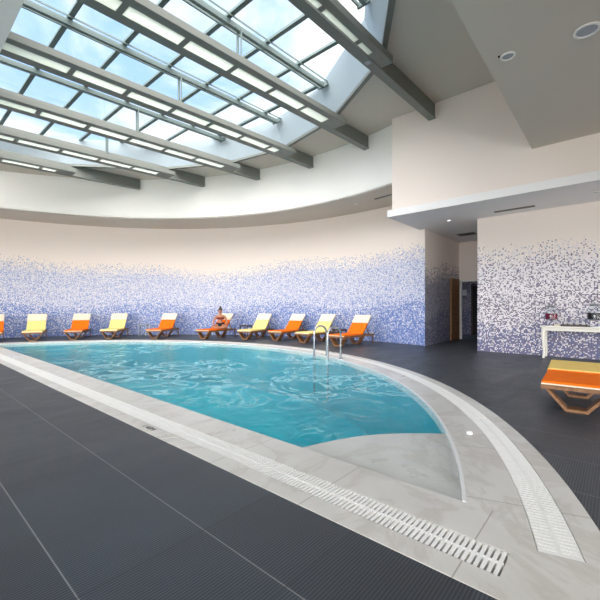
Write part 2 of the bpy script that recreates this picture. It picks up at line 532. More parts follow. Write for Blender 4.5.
# overflow grates
def straight_grate():
    mb = MB()
    y = y0s + 0.012
    while y < y1s - 0.01:
        mb.box(1.957, 2.172, y, y + 0.0185, -0.03, 0.003); y += 0.031
    for x in (1.957, 2.058, 2.166):
        mb.box(x, x + (0.014 if 2.0 < x < 2.1 else 0.006), y0s + 0.005, y1s - 0.005, -0.032, -0.004 if not 2.0 < x < 2.1 else 0.0035)
    o = mb.build('overflow_grate', M['grate'], None, (2.06, 8.5, 0))
    tag(o, 'long straight white slatted overflow grate beside the deck joint of the pool', 'drain grate')
straight_grate()
def curved_grate(t0, t1, label):
    mb = MB(); mid = (t0 + t1) / 2
    c0 = Vector((PC[0], PC[1], 0))
    nn = int((t1 - t0) * 8.6 / 0.034)
    for k in range(nn):
        t = t0 + (t1 - t0) * (k + 0.5) / nn
        T = Matrix.Translation(c0) @ Matrix.Rotation(t, 4, 'Z')
        mb.box(8.495, 8.695, -0.0130, 0.0130, -0.03, 0.003, T=T)
    for r0, r1, zt in ((8.494, 8.50, -0.004), (8.588, 8.604, 0.0035), (8.69, 8.696, -0.004)):
        pl = arc(*PC, r1, t0, t1, 60) + arc(*PC, r0, t1, t0, 60)
        mb.prism(pl, -0.032, zt)
    # end bar
    T = Matrix.Translation(c0) @ Matrix.Rotation(t0, 4, 'Z')
    mb.box(8.494, 8.696, 0.0, 0.012, -0.03, 0.004, T=T)
    o = mb.build('overflow_grate', M['grate'], None, (PC[0] + 8.6 * math.cos(mid), PC[1] + 8.6 * math.sin(mid), 0))
    tag(o, label, 'drain grate')
def angle_of(x, y): return math.atan2(y - PC[1], x - PC[0])
seam = angle_of(4.55, 1.28)
curved_grate(-ac, seam - 0.0012, 'short curved white overflow grate at the pointed end of the pool')
curved_grate(seam + 0.0012, ac, 'long curved white overflow grate running round the wall side of the pool')

# ------------------------------------------------------------------ walls
a_al = math.asin((4.9 - WC[1]) / WR)
a_end = math.acos(XL / WR)
struct_w = wall_strip('wall_back', arc(*WC, WR, a_al, a_end, 110), 0, ZS, M['mos_curve'])
a_u0 = math.asin((4.9 - WC[1]) / UR); a_u1 = math.acos(XL / UR)
wall_strip('wall_back_upper', arc(*WC, UR, a_u0, a_u1, 100), ZS, lambda x, y: max(ceil_z(x), 6.3) + 0.1, M['white'])
sof = arc(*WC, WR + 0.1, a_u0, a_u1, 100) + arc(*WC, UR, a_u1, a_u0, 100)
struct(MB().prism(sof, ZS, ZS + 0.06).build('ceiling_overhang', M['ceil']))
# right wall with the alcove opening
YO0, YO1 = 3.16, 4.9
wall_strip('wall_right', [(XW, YO0), (XW, YB)], 0, ZL + 0.05, M['mos_right'])
xj = WR * math.cos(a_al)
# alcove
XB = 15.5
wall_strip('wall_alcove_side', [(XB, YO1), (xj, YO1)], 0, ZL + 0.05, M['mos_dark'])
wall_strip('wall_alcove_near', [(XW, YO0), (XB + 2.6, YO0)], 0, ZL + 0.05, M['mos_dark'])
wb = MB()
wb.box(XB, XB + 0.15, YO0, YO1, 2.36, ZL + 0.05); wb.box(XB, XB + 0.15, 4.84, YO1, 0, 2.36)
struct(wb.build('wall_alcove_back', M['cream']))
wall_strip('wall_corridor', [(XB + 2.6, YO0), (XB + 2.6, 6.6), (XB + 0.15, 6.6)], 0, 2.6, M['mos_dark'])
struct(MB().box(XB + 0.14, XB + 2.7, YO0 - 0.1, 6.7, 2.6, 2.66).build('ceiling_corridor', M['ceil']))
# door frame
fr = MB(); fr.box(XB - 0.03, XB + 0.06, 4.80, 4.86, 0, 2.36); fr.box(XB - 0.03, XB + 0.06, 3.2, 4.86, 2.32, 2.39)
struct(fr.build('trim_1', M['trimwhite']))
d1 = struct(thing('door_1', None, None, (15.36, YO1, 0)))
MB().box(14.42, 15.34, YO1 - 0.06, YO1 - 0.012, 0.01, 2.42).build('leaf', M['doorwood'], d1, (15.36, YO1, 0), bevel=0.004)
MB().tube([(14.55, YO1 - 0.06, 1.05), (14.55, YO1 - 0.11, 1.05), (14.67, YO1 - 0.11, 1.05)], 0.011).build('handle', M['steel'], d1, (15.36, YO1, 0))
dd = struct(thing('door_2', None, None, (18.08, 4.65, 0)))
MB().box(18.03, 18.09, 4.17, 5.10, 0.01, 2.3).build('leaf', M['dark'], dd, (18.08, 4.65, 0), bevel=0.004)
MB().box(18.0, 18.09, 5.10, 5.16, 0, 2.37).box(18.0, 18.09, 4.10, 4.16, 0, 2.37).box(18.0, 18.09, 4.10, 5.16, 2.31, 2.37).build('door_frame', M['darkwood'], dd, (18.08, 4.65, 0))
nt_ = MB().box(18.07, 18.085, 5.37, 5.57, 1.84, 2.12).build('paper_notice', M['paper'], None, (18.08, 5.47, 1.98))
tag(nt_, 'white paper notice on the dim wall seen through the white door frame', 'notice')

# ledge slab and the block of wall above it
struct(MB().box(9.72, 18.3, YB, 5.10, ZL, ZL + 0.2).build('ceiling_ledge', M['slab'], bevel=0.006))
blk = wall_strip('wall_right_upper', [(XR, YB), (XR, 4.98), (12.5, 4.98)], ZL + 0.2, lambda x, y: ceil_z(x) + 0.15, M['cream'])
# lowered ceiling over the camera and the one left of the skylight
struct(MB().prism([(XL, YB), (XR + 0.05, YB), (XR + 0.05, 1.49), (XL, 1.49)], 4.92, 7.0).build('ceiling_lowered', M['ceil']))
struct(MB().prism([(XL, 1.4), (SKX, 1.4), (SKX, 19.3), (XL, 19.3)], 5.90, 6.05).build('ceiling_side', M['white']))
# main ceiling with the skylight cut out
NOTCH = [(SKX, 1.75), (3.9, 1.75), (5.72, 2.98), (7.02, 3.86), (8.45, 6.2), (8.95, 8.58), (8.5, 10.93), (7.1, 13.18), (4.25, 15.3), (SKX, 16.35)]
main = [(SKX - 0.02, 1.45), (XR + 0.1, 1.45), (XR + 0.1, 4.98)] + [p for p in arc(*WC, UR + 0.06, math.asin((4.98 - WC[1]) / UR), math.acos(SKX / UR), 60)] + NOTCH[::-1]
struct(MB().prism(main, lambda x, y: ceil_z(x), lambda x, y: ceil_z(x) + 0.08).build('ceiling', M['ceil']))
# unseen walls behind the camera, with windows added to let daylight in
wl = MB(); ys = [-5.0, -0.3, 4.4, 9.1, 13.8, 18.5]
wl.box(XL - 0.15, XL, YB, 19.2, 0, 0.5).box(XL - 0.15, XL, YB, 19.2, 4.4, 6.0)
for y in ys: wl.box(XL - 0.15, XL, y - 0.2, y + 0.2, 0.5, 4.4)
struct(wl.build('wall_left', M['cream']))
for i in range(5):
    wn = struct(thing('window_%d' % (i + 1), None, None, (XL - 0.08, (ys[i] + ys[i + 1]) / 2, 0.5)))
    O = (XL - 0.08, (ys[i] + ys[i + 1]) / 2, 0.5)
    a, b = ys[i] + 0.2, ys[i + 1] - 0.2
    f = MB()
    for y in (a, (a + b) / 2 - 0.03, b - 0.06): f.box(XL - 0.11, XL - 0.05, y, y + 0.06, 0.5, 4.4)
    for z in (0.5, 2.6, 4.34): f.box(XL - 0.11, XL - 0.05, a, b, z, z + 0.06)
    f.build('window_frame', M['trimwhite'], wn, O)
    MB().box(XL - 0.085, XL - 0.08, a, b, 0.5, 4.4).build('pane', M['glass'], wn, O)
wf = MB(); xs_ = [XL, -1.3, 3.0, 7.3, 11.65]  # front windows also added, out of view, to brighten the room
wf.box(XL - 0.15, XW + 0.1, YB - 0.15, YB, 0, 0.5).box(XL - 0.15, XW + 0.1, YB - 0.15, YB, 3.0, 5.0)
for x in xs_: wf.box(x - 0.5, x + 0.5, YB - 0.15, YB, 0.5, 3.0)
struct(wf.build('wall_front', M['cream']))
for i in range(4):
    O = ((xs_[i] + xs_[i + 1]) / 2, YB - 0.08, 0.5)
    wn = struct(thing('window_%d' % (i + 6), None, None, O))
    a, b = xs_[i] + 0.5, xs_[i + 1] - 0.5
    f = MB()
    for x in (a, (a + b) / 2 - 0.03, b - 0.06): f.box(x, x + 0.06, YB - 0.11, YB - 0.05, 0.5, 3.0)
    for z in (0.5, 2.2, 2.94): f.box(a, b, YB - 0.11, YB - 0.05, z, z + 0.06)
    f.build('window_frame', M['trimwhite'], wn, O)
    MB().box(a, b, YB - 0.085, YB - 0.08, 0.5, 3.0).build('pane', M['glass'], wn, O)

# ------------------------------------------------------------------ skylight
SO = (5.0, 8.6, 6.5)
sky = thing('skylight', 'half-round glazed roof light with grey glazing bars over the pool', 'skylight', SO)
NOTCH_G = [(SKX + (x - SKX) * 0.95, 8.6 + (y - 8.6) * 0.955) for x, y in NOTCH]
sh = MB()
top = [(x, y, glass_z(x)) for x, y in NOTCH_G]; bot = [(x, y, ceil_z(x)) for x, y in NOTCH]
for i in range(len(NOTCH) - 1):
    sh.bm.faces.new([sh.bm.verts.new(p) for p in (bot[i], bot[i + 1], top[i + 1], top[i])])
x = SKX; sh.bm.faces.new([sh.bm.verts.new(p) for p in ((x, 16.35, 5.9), (x, 1.75, 5.9), (x, 1.75, ceil_z(x)), (x, NOTCH_G[0][1], glass_z(x)), (x, NOTCH_G[-1][1], glass_z(x)), (x, 16.35, ceil_z(x)))])
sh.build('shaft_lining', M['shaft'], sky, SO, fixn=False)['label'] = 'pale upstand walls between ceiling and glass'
for i in range(1, len(NOTCH) - 1):
    (xa, ya), (xb, yb) = NOTCH[i], NOTCH[i + 1]
    d = Vector((xb - xa, yb - ya)).normalized(); nrm = Vector((d.y, -d.x))  # outward
    if i == len(NOTCH) - 1: continue
    p = [(xa + nrm.x * .005, ya + nrm.y * .005), (xb + nrm.x * .005, yb + nrm.y * .005), (xb + nrm.x * .12, yb + nrm.y * .12), (xa + nrm.x * .12, ya + nrm.y * .12)]
    MB().prism(p, lambda x, y: ceil_z(x) - 0.07, lambda x, y: ceil_z(x) + 0.01).build('curb', M['beam'], sky, SO)
MB().prism(NOTCH_G, lambda x, y: glass_z(x), lambda x, y: glass_z(x) + 0.012).build('glazing', M['glass'], sky, SO)['label'] = 'clear roof glass'
def notch_span_y(x, P=None):
    P = P or NOTCH_G
    ys_ = []
    for (xa, ya), (xb, yb) in zip(P, P[1:]):
        if (xa - x) * (xb - x) < 0: ys_.append(ya + (yb - ya) * (x - xa) / (xb - xa))
    return (min(ys_), max(ys_)) if len(ys_) >= 2 else None
def notch_max_x(y, P=None):
    P = P or NOTCH_G
    xs = [xa + (xb - xa) * (y - ya) / (yb - ya) for (xa, ya), (xb, yb) in zip(P, P[1:]) if (ya - y) * (yb - y) < 0]
    return max(xs) if xs else SKX
for k in range(7):
    x = 1.42 + 1.09 * (k + 0.0) + 0.0
    if k == 0: continue
    s_ = notch_span_y(x)
    if s_: MB().box(x - 0.05, x + 0.05, s_[0], s_[1], glass_z(x) - 0.06, glass_z(x) - 0.004).build('glazing_bar', M['purlin'], sky, SO)
x = 7.98; s_ = notch_span_y(x)
MB().box(x - 0.05, x + 0.05, s_[0], s_[1], glass_z(x) - 0.06, glass_z(x) - 0.004).build('glazing_bar', M['purlin'], sky, SO)

YF = [3.89, 6.23, 8.58, 10.93, 13.15, 15.25]
zg = lambda x: 7.08 + 0.05 * x
for y in [2.3] + YF:
    xm = notch_max_x(y - 0.15) - 0.02
    yc = y - 0.16
    mb = MB()
    mb.box(SKX, xm, yc - 0.04, yc + 0.04, -0.19, -0.076, zg)
    mb.box(SKX, xm, yc + 0.135, yc + 0.165, -0.15, -0.076, zg)
    mb.box(SKX, xm, yc - 0.165, yc - 0.15, -0.11, -0.076, zg)
    mb.box(xm - 0.05, xm, yc - 0.165, yc + 0.165, -0.19, -0.076, zg)
    mb.build('purlin', M['purlin'], sky, SO)

# ------------------------------------------------------------------ roof beams
WHICH = ['first roof beam from the lowered ceiling, ending on the cream wall block',
         'second roof beam from the lowered ceiling, first to end on the curved wall',
         'third roof beam from the lowered ceiling, crossing under the skylight',
         'fourth roof beam from the lowered ceiling, crossing under the skylight',
         'fifth roof beam from the lowered ceiling, second from the far end',
         'farthest roof beam, sixth from the lowered ceiling, short dark stub past the skylight']
for i, y in enumerate(YF):
    xe = (XR if i == 0 else math.sqrt(UR ** 2 - (y - WC[1]) ** 2)) + 0.04
    xm = notch_max_x(y - 0.2, NOTCH)
    O = ((SKX + xe) / 2, y, 6.1)
    b = thing('roof_beam', 'grey painted steel ' + WHICH[i], 'roof beam', O, 0, 'grey beams under the skylight')
    n0, n1, pe = (0.47, 0.33, 0.22) if i == 0 else (0.63, 0.46, 0.16)
    g = MB(); g.box(SKX, xe, y - 0.19, y, 0, 0.03, beam_z); g.box(SKX, xe, y - 0.165, y - 0.03, 0.03, 0.40, beam_z)
    g.build('girder', M['beam'], b, O)
    MB().box(SKX, xm, y - n0, y - n1, 0, 0.14, beam_z).build('side_flange', M['beam'], b, O, bevel=0.006)
    xs = [SKX + 1.09 * k for k in range(8) if SKX + 1.09 * k < xm - 0.9] 
    xend = xm - 0.55
    xs = xs + [xend]
    for k, x in enumerate(xs):
        w = 0.05
        if k == len(xs) - 1: MB().box(x, xm, y - n1 - 0.005, y - pe, 0.004, 0.034, beam_z).build('end_plate', M['beam'], b, O)
        elif k: MB().box(x - w, x + w, y - n1 - 0.005, y - pe, 0.004, 0.05, beam_z).build('rung', M['beam'], b, O)
        if k < len(xs) - 1:
            MB().box(x + (w if k else 0.02), xs[k + 1] - (w if k + 1 < len(xs) - 1 else 0), y - n1, y - pe, 0.012, 0.022, beam_z).build('diffuser_panel', M['panel'], b, O)['label'] = 'translucent white panel'
    if i < 5:
        for k, dy in enumerate((-0.22, -0.10)):
            MB().tube([(5.0, y + dy, beam_z(5) + 0.38 if dy > -0.17 else beam_z(5) + 0.12), (5.0, y + dy, zg(5) - 0.16)], 0.028 if k else 0.018, 10).build('post', M['purlin'], b, O, smooth=True)
    else:
        pass
    if i == 0:
        MB().box(6.35, 6.45, y - 0.16, y - 0.06, -0.02, 0.0, beam_z).build('cover_plate', M['greyplastic'], b, O)

# ------------------------------------------------------------------ ceiling fittings
def downlight(x, y, z, r, label, lit=True):
    t_ = thing('downlight', label, 'ceiling light', (x, y, z))
    MB().lathe([(r * 0.72, -0.002), (r, -0.004), (r * 0.96, -0.018), (r * 0.74, -0.02), (r * 0.72, -0.002)], (0, 0, 0), 24, cap=False).build('ring', M['trimwhite'], t_, smooth=True)
    MB().lathe([(r * 0.73, -0.006), (r * 0.6, -0.010), (0.003, -0.012)], (0, 0, 0), 24).build('lens', M['lamp'] if lit else M['greyplastic'], t_, smooth=True)
downlight(5.93, 1.2, 4.92, 0.10, 'small round white downlight near the edge of the lowered ceiling', False)
downlight(11.24, 3.85, ZL, 0.07, 'tiny lit downlight under the ledge in front of the alcove')
downlight(10.68, 0.4, ZL, 0.08, 'round downlight under the ledge above the drinks table', False)
downlight(11.2, 7.1, ZS, 0.06, 'tiny downlight under the curved overhang', False)
sp = thing('ceiling_speaker', 'round grey speaker grille with white ring in the lowered ceiling', 'ceiling speaker', (6.06, 0.31, 4.92))
MB().lathe([(0.115, -0.002), (0.15, -0.004), (0.146, -0.016), (0.118, -0.018), (0.115, -0.002)], (0, 0, 0), 28, cap=False).build('ring', M['trimwhite'], sp, smooth=True)
MB().lathe([(0.117, -0.006), (0.08, -0.010), (0.004, -0.011)], (0, 0, 0), 28).build('grille', M['greyplastic'], sp, smooth=True)
dt = MB().lathe([(0.014, 0), (0.012, -0.02), (0.004, -0.024)], (0, 0, 0), 12).build('smoke_detector', M['dark'], None, (0, 0, 0), smooth=True)
dt.location = (5.86, 1.30, 4.92); tag(dt, 'tiny dark smoke detector beside the small white downlight', 'smoke detector')
def vent(x, y, z, lx, ly, label, n=3, rz=0.0, frame=None, along='y'):
    t_ = thing('ceiling_vent', label, 'air vent', (x, y, z), rz)
    f = MB(); w = 0.02
    f.box(-lx / 2, lx / 2, -ly / 2, -ly / 2 + w, -0.015, -0.001).box(-lx / 2, lx / 2, ly / 2 - w, ly / 2, -0.015, -0.001)
    f.box(-lx / 2, -lx / 2 + w, -ly / 2 + w, ly / 2 - w, -0.015, -0.001).box(lx / 2 - w, lx / 2, -ly / 2 + w, ly / 2 - w, -0.015, -0.001)
    f.build('vent_frame', frame or M['vent'], t_)
    MB().box(-lx / 2 + w, lx / 2 - w, -ly / 2 + w, ly / 2 - w, -0.004, -0.001).build('backing', M['dark'], t_)
    s_ = MB()
    for k in range(n):
        if along == 'y':
            xx = -lx / 2 + w + (lx - 2 * w) * (k + 0.5) / n; s_.box(xx - 0.008, xx + 0.008, -ly / 2 + w, ly / 2 - w, -0.012, -0.005)
        else:
            yy = -ly / 2 + w + (ly - 2 * w) * (k + 0.5) / n; s_.box(-lx / 2 + w, lx / 2 - w, yy - 0.008, yy + 0.008, -0.012, -0.005)
    s_.build('slats', M['vent'], t_)['kind'] = 'stuff'
vent(11.1, 2.1, ZL, 0.14, 0.95, 'long grey slot vent under the ledge', 2)
vent(13.8, 4.1, ZL, 0.45, 0.6, 'dark square vent in the alcove ceiling', 6, along='x')
vent(11.05, 5.85, ZS, 0.10, 0.9, 'slim slot vent under the curved overhang beside the cream wall block', 2, R(-8))

# ------------------------------------------------------------------ sun loungers
def cushion(poly, w, bev=0.02):
    """side profile polygon (x,z) swept over the width"""
    mb = MB(); a = [mb.bm.verts.new((x, -w / 2, z)) for x, z in poly]; b = [mb.bm.verts.new((x, w / 2, z)) for x, z in poly]
    mb.bm.faces.new(a); mb.bm.faces.new(b[::-1])
    for i in range(len(poly)):
        j = (i + 1) % len(poly); mb.bm.faces.new([a[i], b[i], b[j], a[j]])
    return mb
def folded_leg(x0, x1, top=0.305, w=0.31, bot=0.085, th=0.024):
    """one bent plywood band: down from each side to a narrow foot"""
    mb = MB(); o_ = [(-w, top), (-bot - 0.015, 0.0), (bot + 0.015, 0.0), (w, top)]
    i_ = [(w - 0.035, top), (bot, th * 1.4), (-bot, th * 1.4), (-w + 0.035, top)]
    poly = o_ + i_
    a = [mb.bm.verts.new((x0, y, z)) for y, z in poly]; b = [mb.bm.verts.new((x1, y, z)) for y, z in poly]
    n_ = len(poly)
    for q in ((0, 1, 6, 7), (1, 2, 5, 6), (2, 3, 4, 5)):
        mb.bm.faces.new([a[i] for i in q]); mb.bm.faces.new([b[i] for i in reversed(q)])
    for i in range(n_):
        j = (i + 1) % n_; mb.bm.faces.new([a[i], b[i], b[j], a[j]])
    return mb
L, W, HX = 2.0, 0.66, -0.16          # +x is the foot end; the hinge sits at HX
def make_lounger(tilt, pad_frac, label, fabric, head, group):
    t_ = thing('sun_lounger', label, 'sun lounger', group=group)
    for s_ in (-1, 1):
        MB().box(-0.95, 1.0, s_ * 0.31 - 0.015, s_ * 0.31 + 0.015, 0.27, 0.335).build('side_rail', M['teak'], t_, bevel=0.004)
    for x_ in (0.975, -0.95): MB().box(x_, x_ + 0.025, -0.294, 0.294, 0.28, 0.33).build('end_rail', M['teak'], t_)
    folded_leg(0.74, 0.97).build('leg', M['teak'], t_); folded_leg(-0.36, -0.12).build('leg', M['teak'], t_)
    for s_ in (-1, 1): MB().bar((-0.93, s_ * 0.28, 0.0), (-0.86, s_ * 0.28, 0.272), 0.03, 0.045, (1, 0, 0)).build('rear_leg', M['teak'], t_)
    pl = MB()
    for k in range(9): pl.box(HX + 0.02 + k * 0.125, HX + 0.12 + k * 0.125, -0.296, 0.296, 0.312, 0.33)
    pl.build('slat_bed', M['teak'], t_)
    ct, st = math.cos(tilt), math.sin(tilt); BL = 0.84
    def bp(s, n): return (HX - s * ct + n * st, 0.338 + s * st + n * ct)
    # backrest frame, cushion and pillow in the tilted plane: s along the back, n out of it
    cushion([bp(0, -0.03), bp(BL, -0.03), bp(BL, 0.0), bp(0, 0.0)], 0.62).build('backrest_frame', M['teak'], t_, bevel=0.004)
    if tilt > 0.2:
        q = bp(0.5, -0.03)
        MB().bar((q[0], -0.2, q[1]), (HX - 0.62, -0.2, 0.30), 0.03, 0.03).bar((q[0], 0.2, q[1]), (HX - 0.62, 0.2, 0.30), 0.03, 0.03).bar((HX - 0.62, -0.22, 0.30), (HX - 0.62, 0.22, 0.30), 0.03, 0.03).build('backrest_prop', M['teak'], t_)
    fx = 1.0
    cushion([(HX + 0.005, 0.332), (fx, 0.332), (fx, 0.385), (HX + 0.005, 0.385)], W - 0.02).build('seat_cushion', fabric, t_, bevel=0.016, seg=3)
    MB().box(fx - 0.012, fx + 0.010, -0.325, 0.325, 0.333, 0.354).build('foot_band', M['palecanvas'], t_, bevel=0.008)['label'] = 'cream edging at the foot'
    bs = BL * (1 - pad_frac)
    cushion([bp(0.01, 0.003), bp(bs, 0.003), bp(bs, 0.055), bp(0.01, 0.055)], W - 0.02).build('back_cushion', fabric, t_, bevel=0.014, seg=3)
    cushion([bp(bs + 0.003, 0.003), bp(BL + 0.02, 0.003), bp(BL + 0.02, 0.075), bp(bs + 0.003, 0.075)], W - 0.01).build('head_pad', head, t_, bevel=0.018, seg=3)
    return t_
GRP = 'sun loungers along the curved wall'
# x, y of the foot end, heading of the head end, colour, label
ROW = [
    ((2.62, 17.25), 78, 'o', 'orange sun lounger cut off by the picture edge, farthest along the wall'),
    ((3.75, 16.75), 71, 'y', 'pale yellow sun lounger between two orange ones, next to the cut-off lounger'),
    ((4.97, 16.25), 61, 'o', 'orange sun lounger between the two far yellow loungers'),
    ((6.06, 15.62), 53, 'y', 'pale yellow sun lounger with the grey side table on its pool-ladder side'),
    ((7.35, 14.4), 38, 'o', 'orange sun lounger standing alone, between the grey side table and the seated person'),
    ((8.55, 12.72), 17, 'o', 'orange sun lounger with the person sitting on it'),
    ((9.50, 11.25), 17, 'y', 'pale yellow sun lounger just past the seated person toward the ladder'),
    ((9.95, 9.98), 8, 'o', 'orange sun lounger between the two yellow ones behind the ladder'),
    ((9.98, 8.62), 2, 'y', 'pale yellow sun lounger standing right behind the pool ladder rails'),
    ((9.85, 7.02), 0, 'o', 'orange sun lounger last in the row, closest to the alcove'),
]
def place(o, foot, head_deg):
    a = R(head_deg)                  # head direction; local -x points to the head
    o.rotation_euler = (0, 0, a + PI)
    o.location = (foot[0] + math.cos(a) * 1.0, foot[1] + math.sin(a) * 1.0, 0)
proto = make_lounger(R(47), 0.42, ROW[0][3], M['orange'], M['palecanvas'], GRP)
LOUNGERS = []
for i, (p, a, c, lab) in enumerate(ROW):
    o = proto if i == 0 else copy_tree(proto)
    o['label'] = lab
    if c == 'y': swap(o, {'seat_cushion': M['yellow'], 'back_cushion': M['yellow']})
    place(o, p, a); LOUNGERS.append(o)
big = make_lounger(R(3), 0.99, 'large flat orange sun lounger with straw-yellow back pad near the drinks table', M['orange'], M['straw'], None)
place(big, (5.58, 0.385), 3); big.scale = (0.87, 1.13, 0.94)
big.location = (5.58 + 0.87 * math.cos(R(3)), 0.385 + 0.87 * math.sin(R(3)), 0)

# ------------------------------------------------------------------ side tables
def side_table(x, y, rz, top, leg, label, h=0.5, w=0.42):
    t_ = thing('side_table', label, 'side table', (x, y, 0), rz)
    tp = MB()
    for k in range(5): tp.box(-w / 2 + k * w / 5 + 0.004, -w / 2 + (k + 1) * w / 5 - 0.004, -w / 2, w / 2, h - 0.02, h)
    tp.build('tabletop', top, t_)
    MB().box(-w / 2 + .03, w / 2 - .03, -w / 2 + 0.03, -w / 2 + 0.05, h - .06, h - .021).box(-w / 2 + .03, w / 2 - .03, w / 2 - 0.05, w / 2 - 0.03, h - .06, h - .021).build('apron', leg, t_)
    for sx in (-1, 1):
        for sy in (-1, 1):
            MB().box(sx * (w / 2 - .03) - .016, sx * (w / 2 - .03) + .016, sy * (w / 2 - .04) - .016, sy * (w / 2 - .04) + .016, 0, h - .02).build('leg', leg, t_)
side_table(7.75, 16.1, R(45), M['greyplastic'], M['greyplastic'], 'small grey side table between a yellow and an orange lounger', 0.52, 0.38)
side_table(10.55, 12.35, R(17), M['darkwood'], M['darkwood'], 'dark slatted side table between the seated person and a yellow lounger', 0.5, 0.44)
side_table(11.15, 7.78, R(0), M['darkwood'], M['darkwood'], 'dark slatted side table between the last yellow and last orange lounger', 0.48, 0.42)

# ------------------------------------------------------------------ pool handrails
def handrail(tang, label):
    th = R(-21.4); rd = Vector((math.cos(th), math.sin(th), 0)); tg = Vector((-math.sin(th), math.cos(th), 0))
    base = Vector((PC[0], PC[1], 0)) + tg * tang
    pin = base + rd * 7.85; pout = base + rd * 8.23
    O = tuple(pout)
    t_ = thing('pool_handrail', label, 'handrail', O, 0, 'ladder handrails')
    h = 0.80; pts = [pin + Vector((0, 0, -1.0)), pin + Vector((0, 0, 0.2)), pin + Vector((0, 0, h - 0.19))]
    for k in range(1, 12):
        a = PI - PI * k / 12
        c = (pin + pout) / 2; rr = (pout - pin).length / 2
        pts.append(c + rd * (rr * math.cos(a)) + Vector((0, 0, h - 0.19 + 0.19 * math.sin(a))))
    pts += [pout + Vector((0, 0, h - 0.19)), pout + Vector((0, 0, 0.005))]
    MB().tube(pts, 0.024, 12).build('tube', M['steel'], t_, O, smooth=True)
    MB().lathe([(0.055, 0.005), (0.055, 0.016), (0.03, 0.026)], pout, 18).build('flange', M['steel'], t_, O, smooth=True)
handrail(0.40, 'arched steel pool handrail on the side of the seated person')
handrail(-0.27, 'arched steel pool handrail on the side of the alcove')

# ------------------------------------------------------------------ drinks table
TX0, TX1, TY0, TY1, TH = 11.08, 11.58, -0.15, 1.48, 0.82
O = (11.33, 0.66, 0)
tb = thing('console_table', 'long white drinks table with curved legs against the mosaic wall', 'table', O)
MB().box(TX0 - 0.03, TX1, TY0 - 0.03, TY1 + 0.03, TH - 0.035, TH).build('tabletop', M['console'], tb, O, bevel=0.008)
MB().box(TX0 + 0.01, TX1 - 0.03, TY0 + 0.02, TY1 - 0.02, TH - 0.12, TH - 0.035).build('apron', M['console'], tb, O, bevel=0.004)
for lx in (TX0 + 0.03, TX1 - 0.06):
    for ly, sg in ((TY0 + 0.04, -1), (TY1 - 0.04, 1)):
        pts = [(lx, ly - sg * 0.0, TH - 0.04), (lx, ly + sg * 0.012, TH - 0.2), (lx, ly + sg * 0.004, 0.42), (lx, ly - sg * 0.012, 0.15), (lx, ly + sg * 0.006, 0.0)]
        MB().tube(pts, [0.05, 0.045, 0.034, 0.026, 0.03], 10).build('leg', M['console'], tb, O, smooth=True)
def dispenser(x, y, juice, label, s=1.0):
    t_ = thing('drink_dispenser', label, 'drink dispenser', (x, y, TH), PI)
    st_ = MB()
    st_.lathe([(0.115 * s, 0.0), (0.115 * s, 0.014), (0.1 * s, 0.016)], (0, 0, 0), 20)
    for k in range(4):
        a = PI / 4 + k * PI / 2; st_.tube([(0.1 * s * math.cos(a), 0.1 * s * math.sin(a), 0.01), (0.1 * s * math.cos(a), 0.1 * s * math.sin(a), 0.15 * s)], 0.007, 8)
    st_.lathe([(0.12 * s, 0.145 * s), (0.125 * s, 0.15 * s), (0.12 * s, 0.158 * s)], (0, 0, 0), 20)
    st_.build('stand', M['steel'], t_, smooth=True)
    MB().lathe([(0.125 * s, 0.162 * s), (0.138 * s, 0.17 * s), (0.138 * s, 0.40 * s), (0.11 * s, 0.455 * s), (0.085 * s, 0.47 * s)], (0, 0, 0), 24, cap=False).build('jar', M['clear'], t_, smooth=True)
    MB().lathe([(0.122 * s, 0.168 * s), (0.132 * s, 0.172 * s), (0.132 * s, 0.315 * s), (0.02 * s, 0.316 * s)], (0, 0, 0), 24).build('juice', juice, t_, smooth=True)
    MB().lathe([(0.09 * s, 0.468 * s), (0.095 * s, 0.50 * s), (0.06 * s, 0.52 * s), (0.015 * s, 0.525 * s), (0.018 * s, 0.55 * s), (0.004, 0.557 * s)], (0, 0, 0), 20).build('lid', M['steel'], t_, smooth=True)
    MB().tube([(0.125 * s, 0, 0.20 * s), (0.175 * s, 0, 0.20 * s), (0.18 * s, 0, 0.165 * s)], 0.011 * s, 8).tube([(0.172 * s, 0, 0.2 * s), (0.172 * s, 0, 0.235 * s)], 0.007, 8).build('spigot', M['steel'], t_, smooth=True)
    e = MB()
    for k in range(5):
        a = k * 2 * PI / 5; e.ball((0.139 * s, 0.010 * s * math.cos(a), 0.25 * s + 0.010 * s * math.sin(a)), 0.004, 0.0075 * s, 0.0075 * s, 8, 6)
    e.build('emblem', M['trimwhite'], t_, smooth=True)['label'] = 'small white flower mark'
dispenser(11.30, 1.30, M['redjuice'], 'glass drink dispenser holding dark red juice on the white table')
dispenser(11.30, 0.43, M['blackjuice'], 'glass drink dispenser holding black drink at the picture edge of the white table', 1.08)
O = (11.26, 0.86, TH)
tr = thing('serving_tray', 'dark rectangular tray holding upturned glasses on the white table', 'tray', O)
MB().box(11.12, 11.40, 0.56, 1.08, TH, TH + 0.012).build('tray_base', M['tray'], tr, O)
MB().box(11.12, 11.132, 0.56, 1.08, TH + .0125, TH + 0.05).box(11.388, 11.40, 0.56, 1.08, TH + .0125, TH + 0.05).box(11.133, 11.387, 0.56, 0.572, TH + .0125, TH + 0.05).box(11.133, 11.387, 1.068, 1.08, TH + .0125, TH + 0.05).build('tray_edge', M['tray'], tr, O)
WH = ['upturned glass on the tray end beside the red juice', 'second upturned glass on the tray from the red juice', 'third upturned glass on the tray from the red juice', 'upturned glass on the tray end beside the black drink']
g0 = None
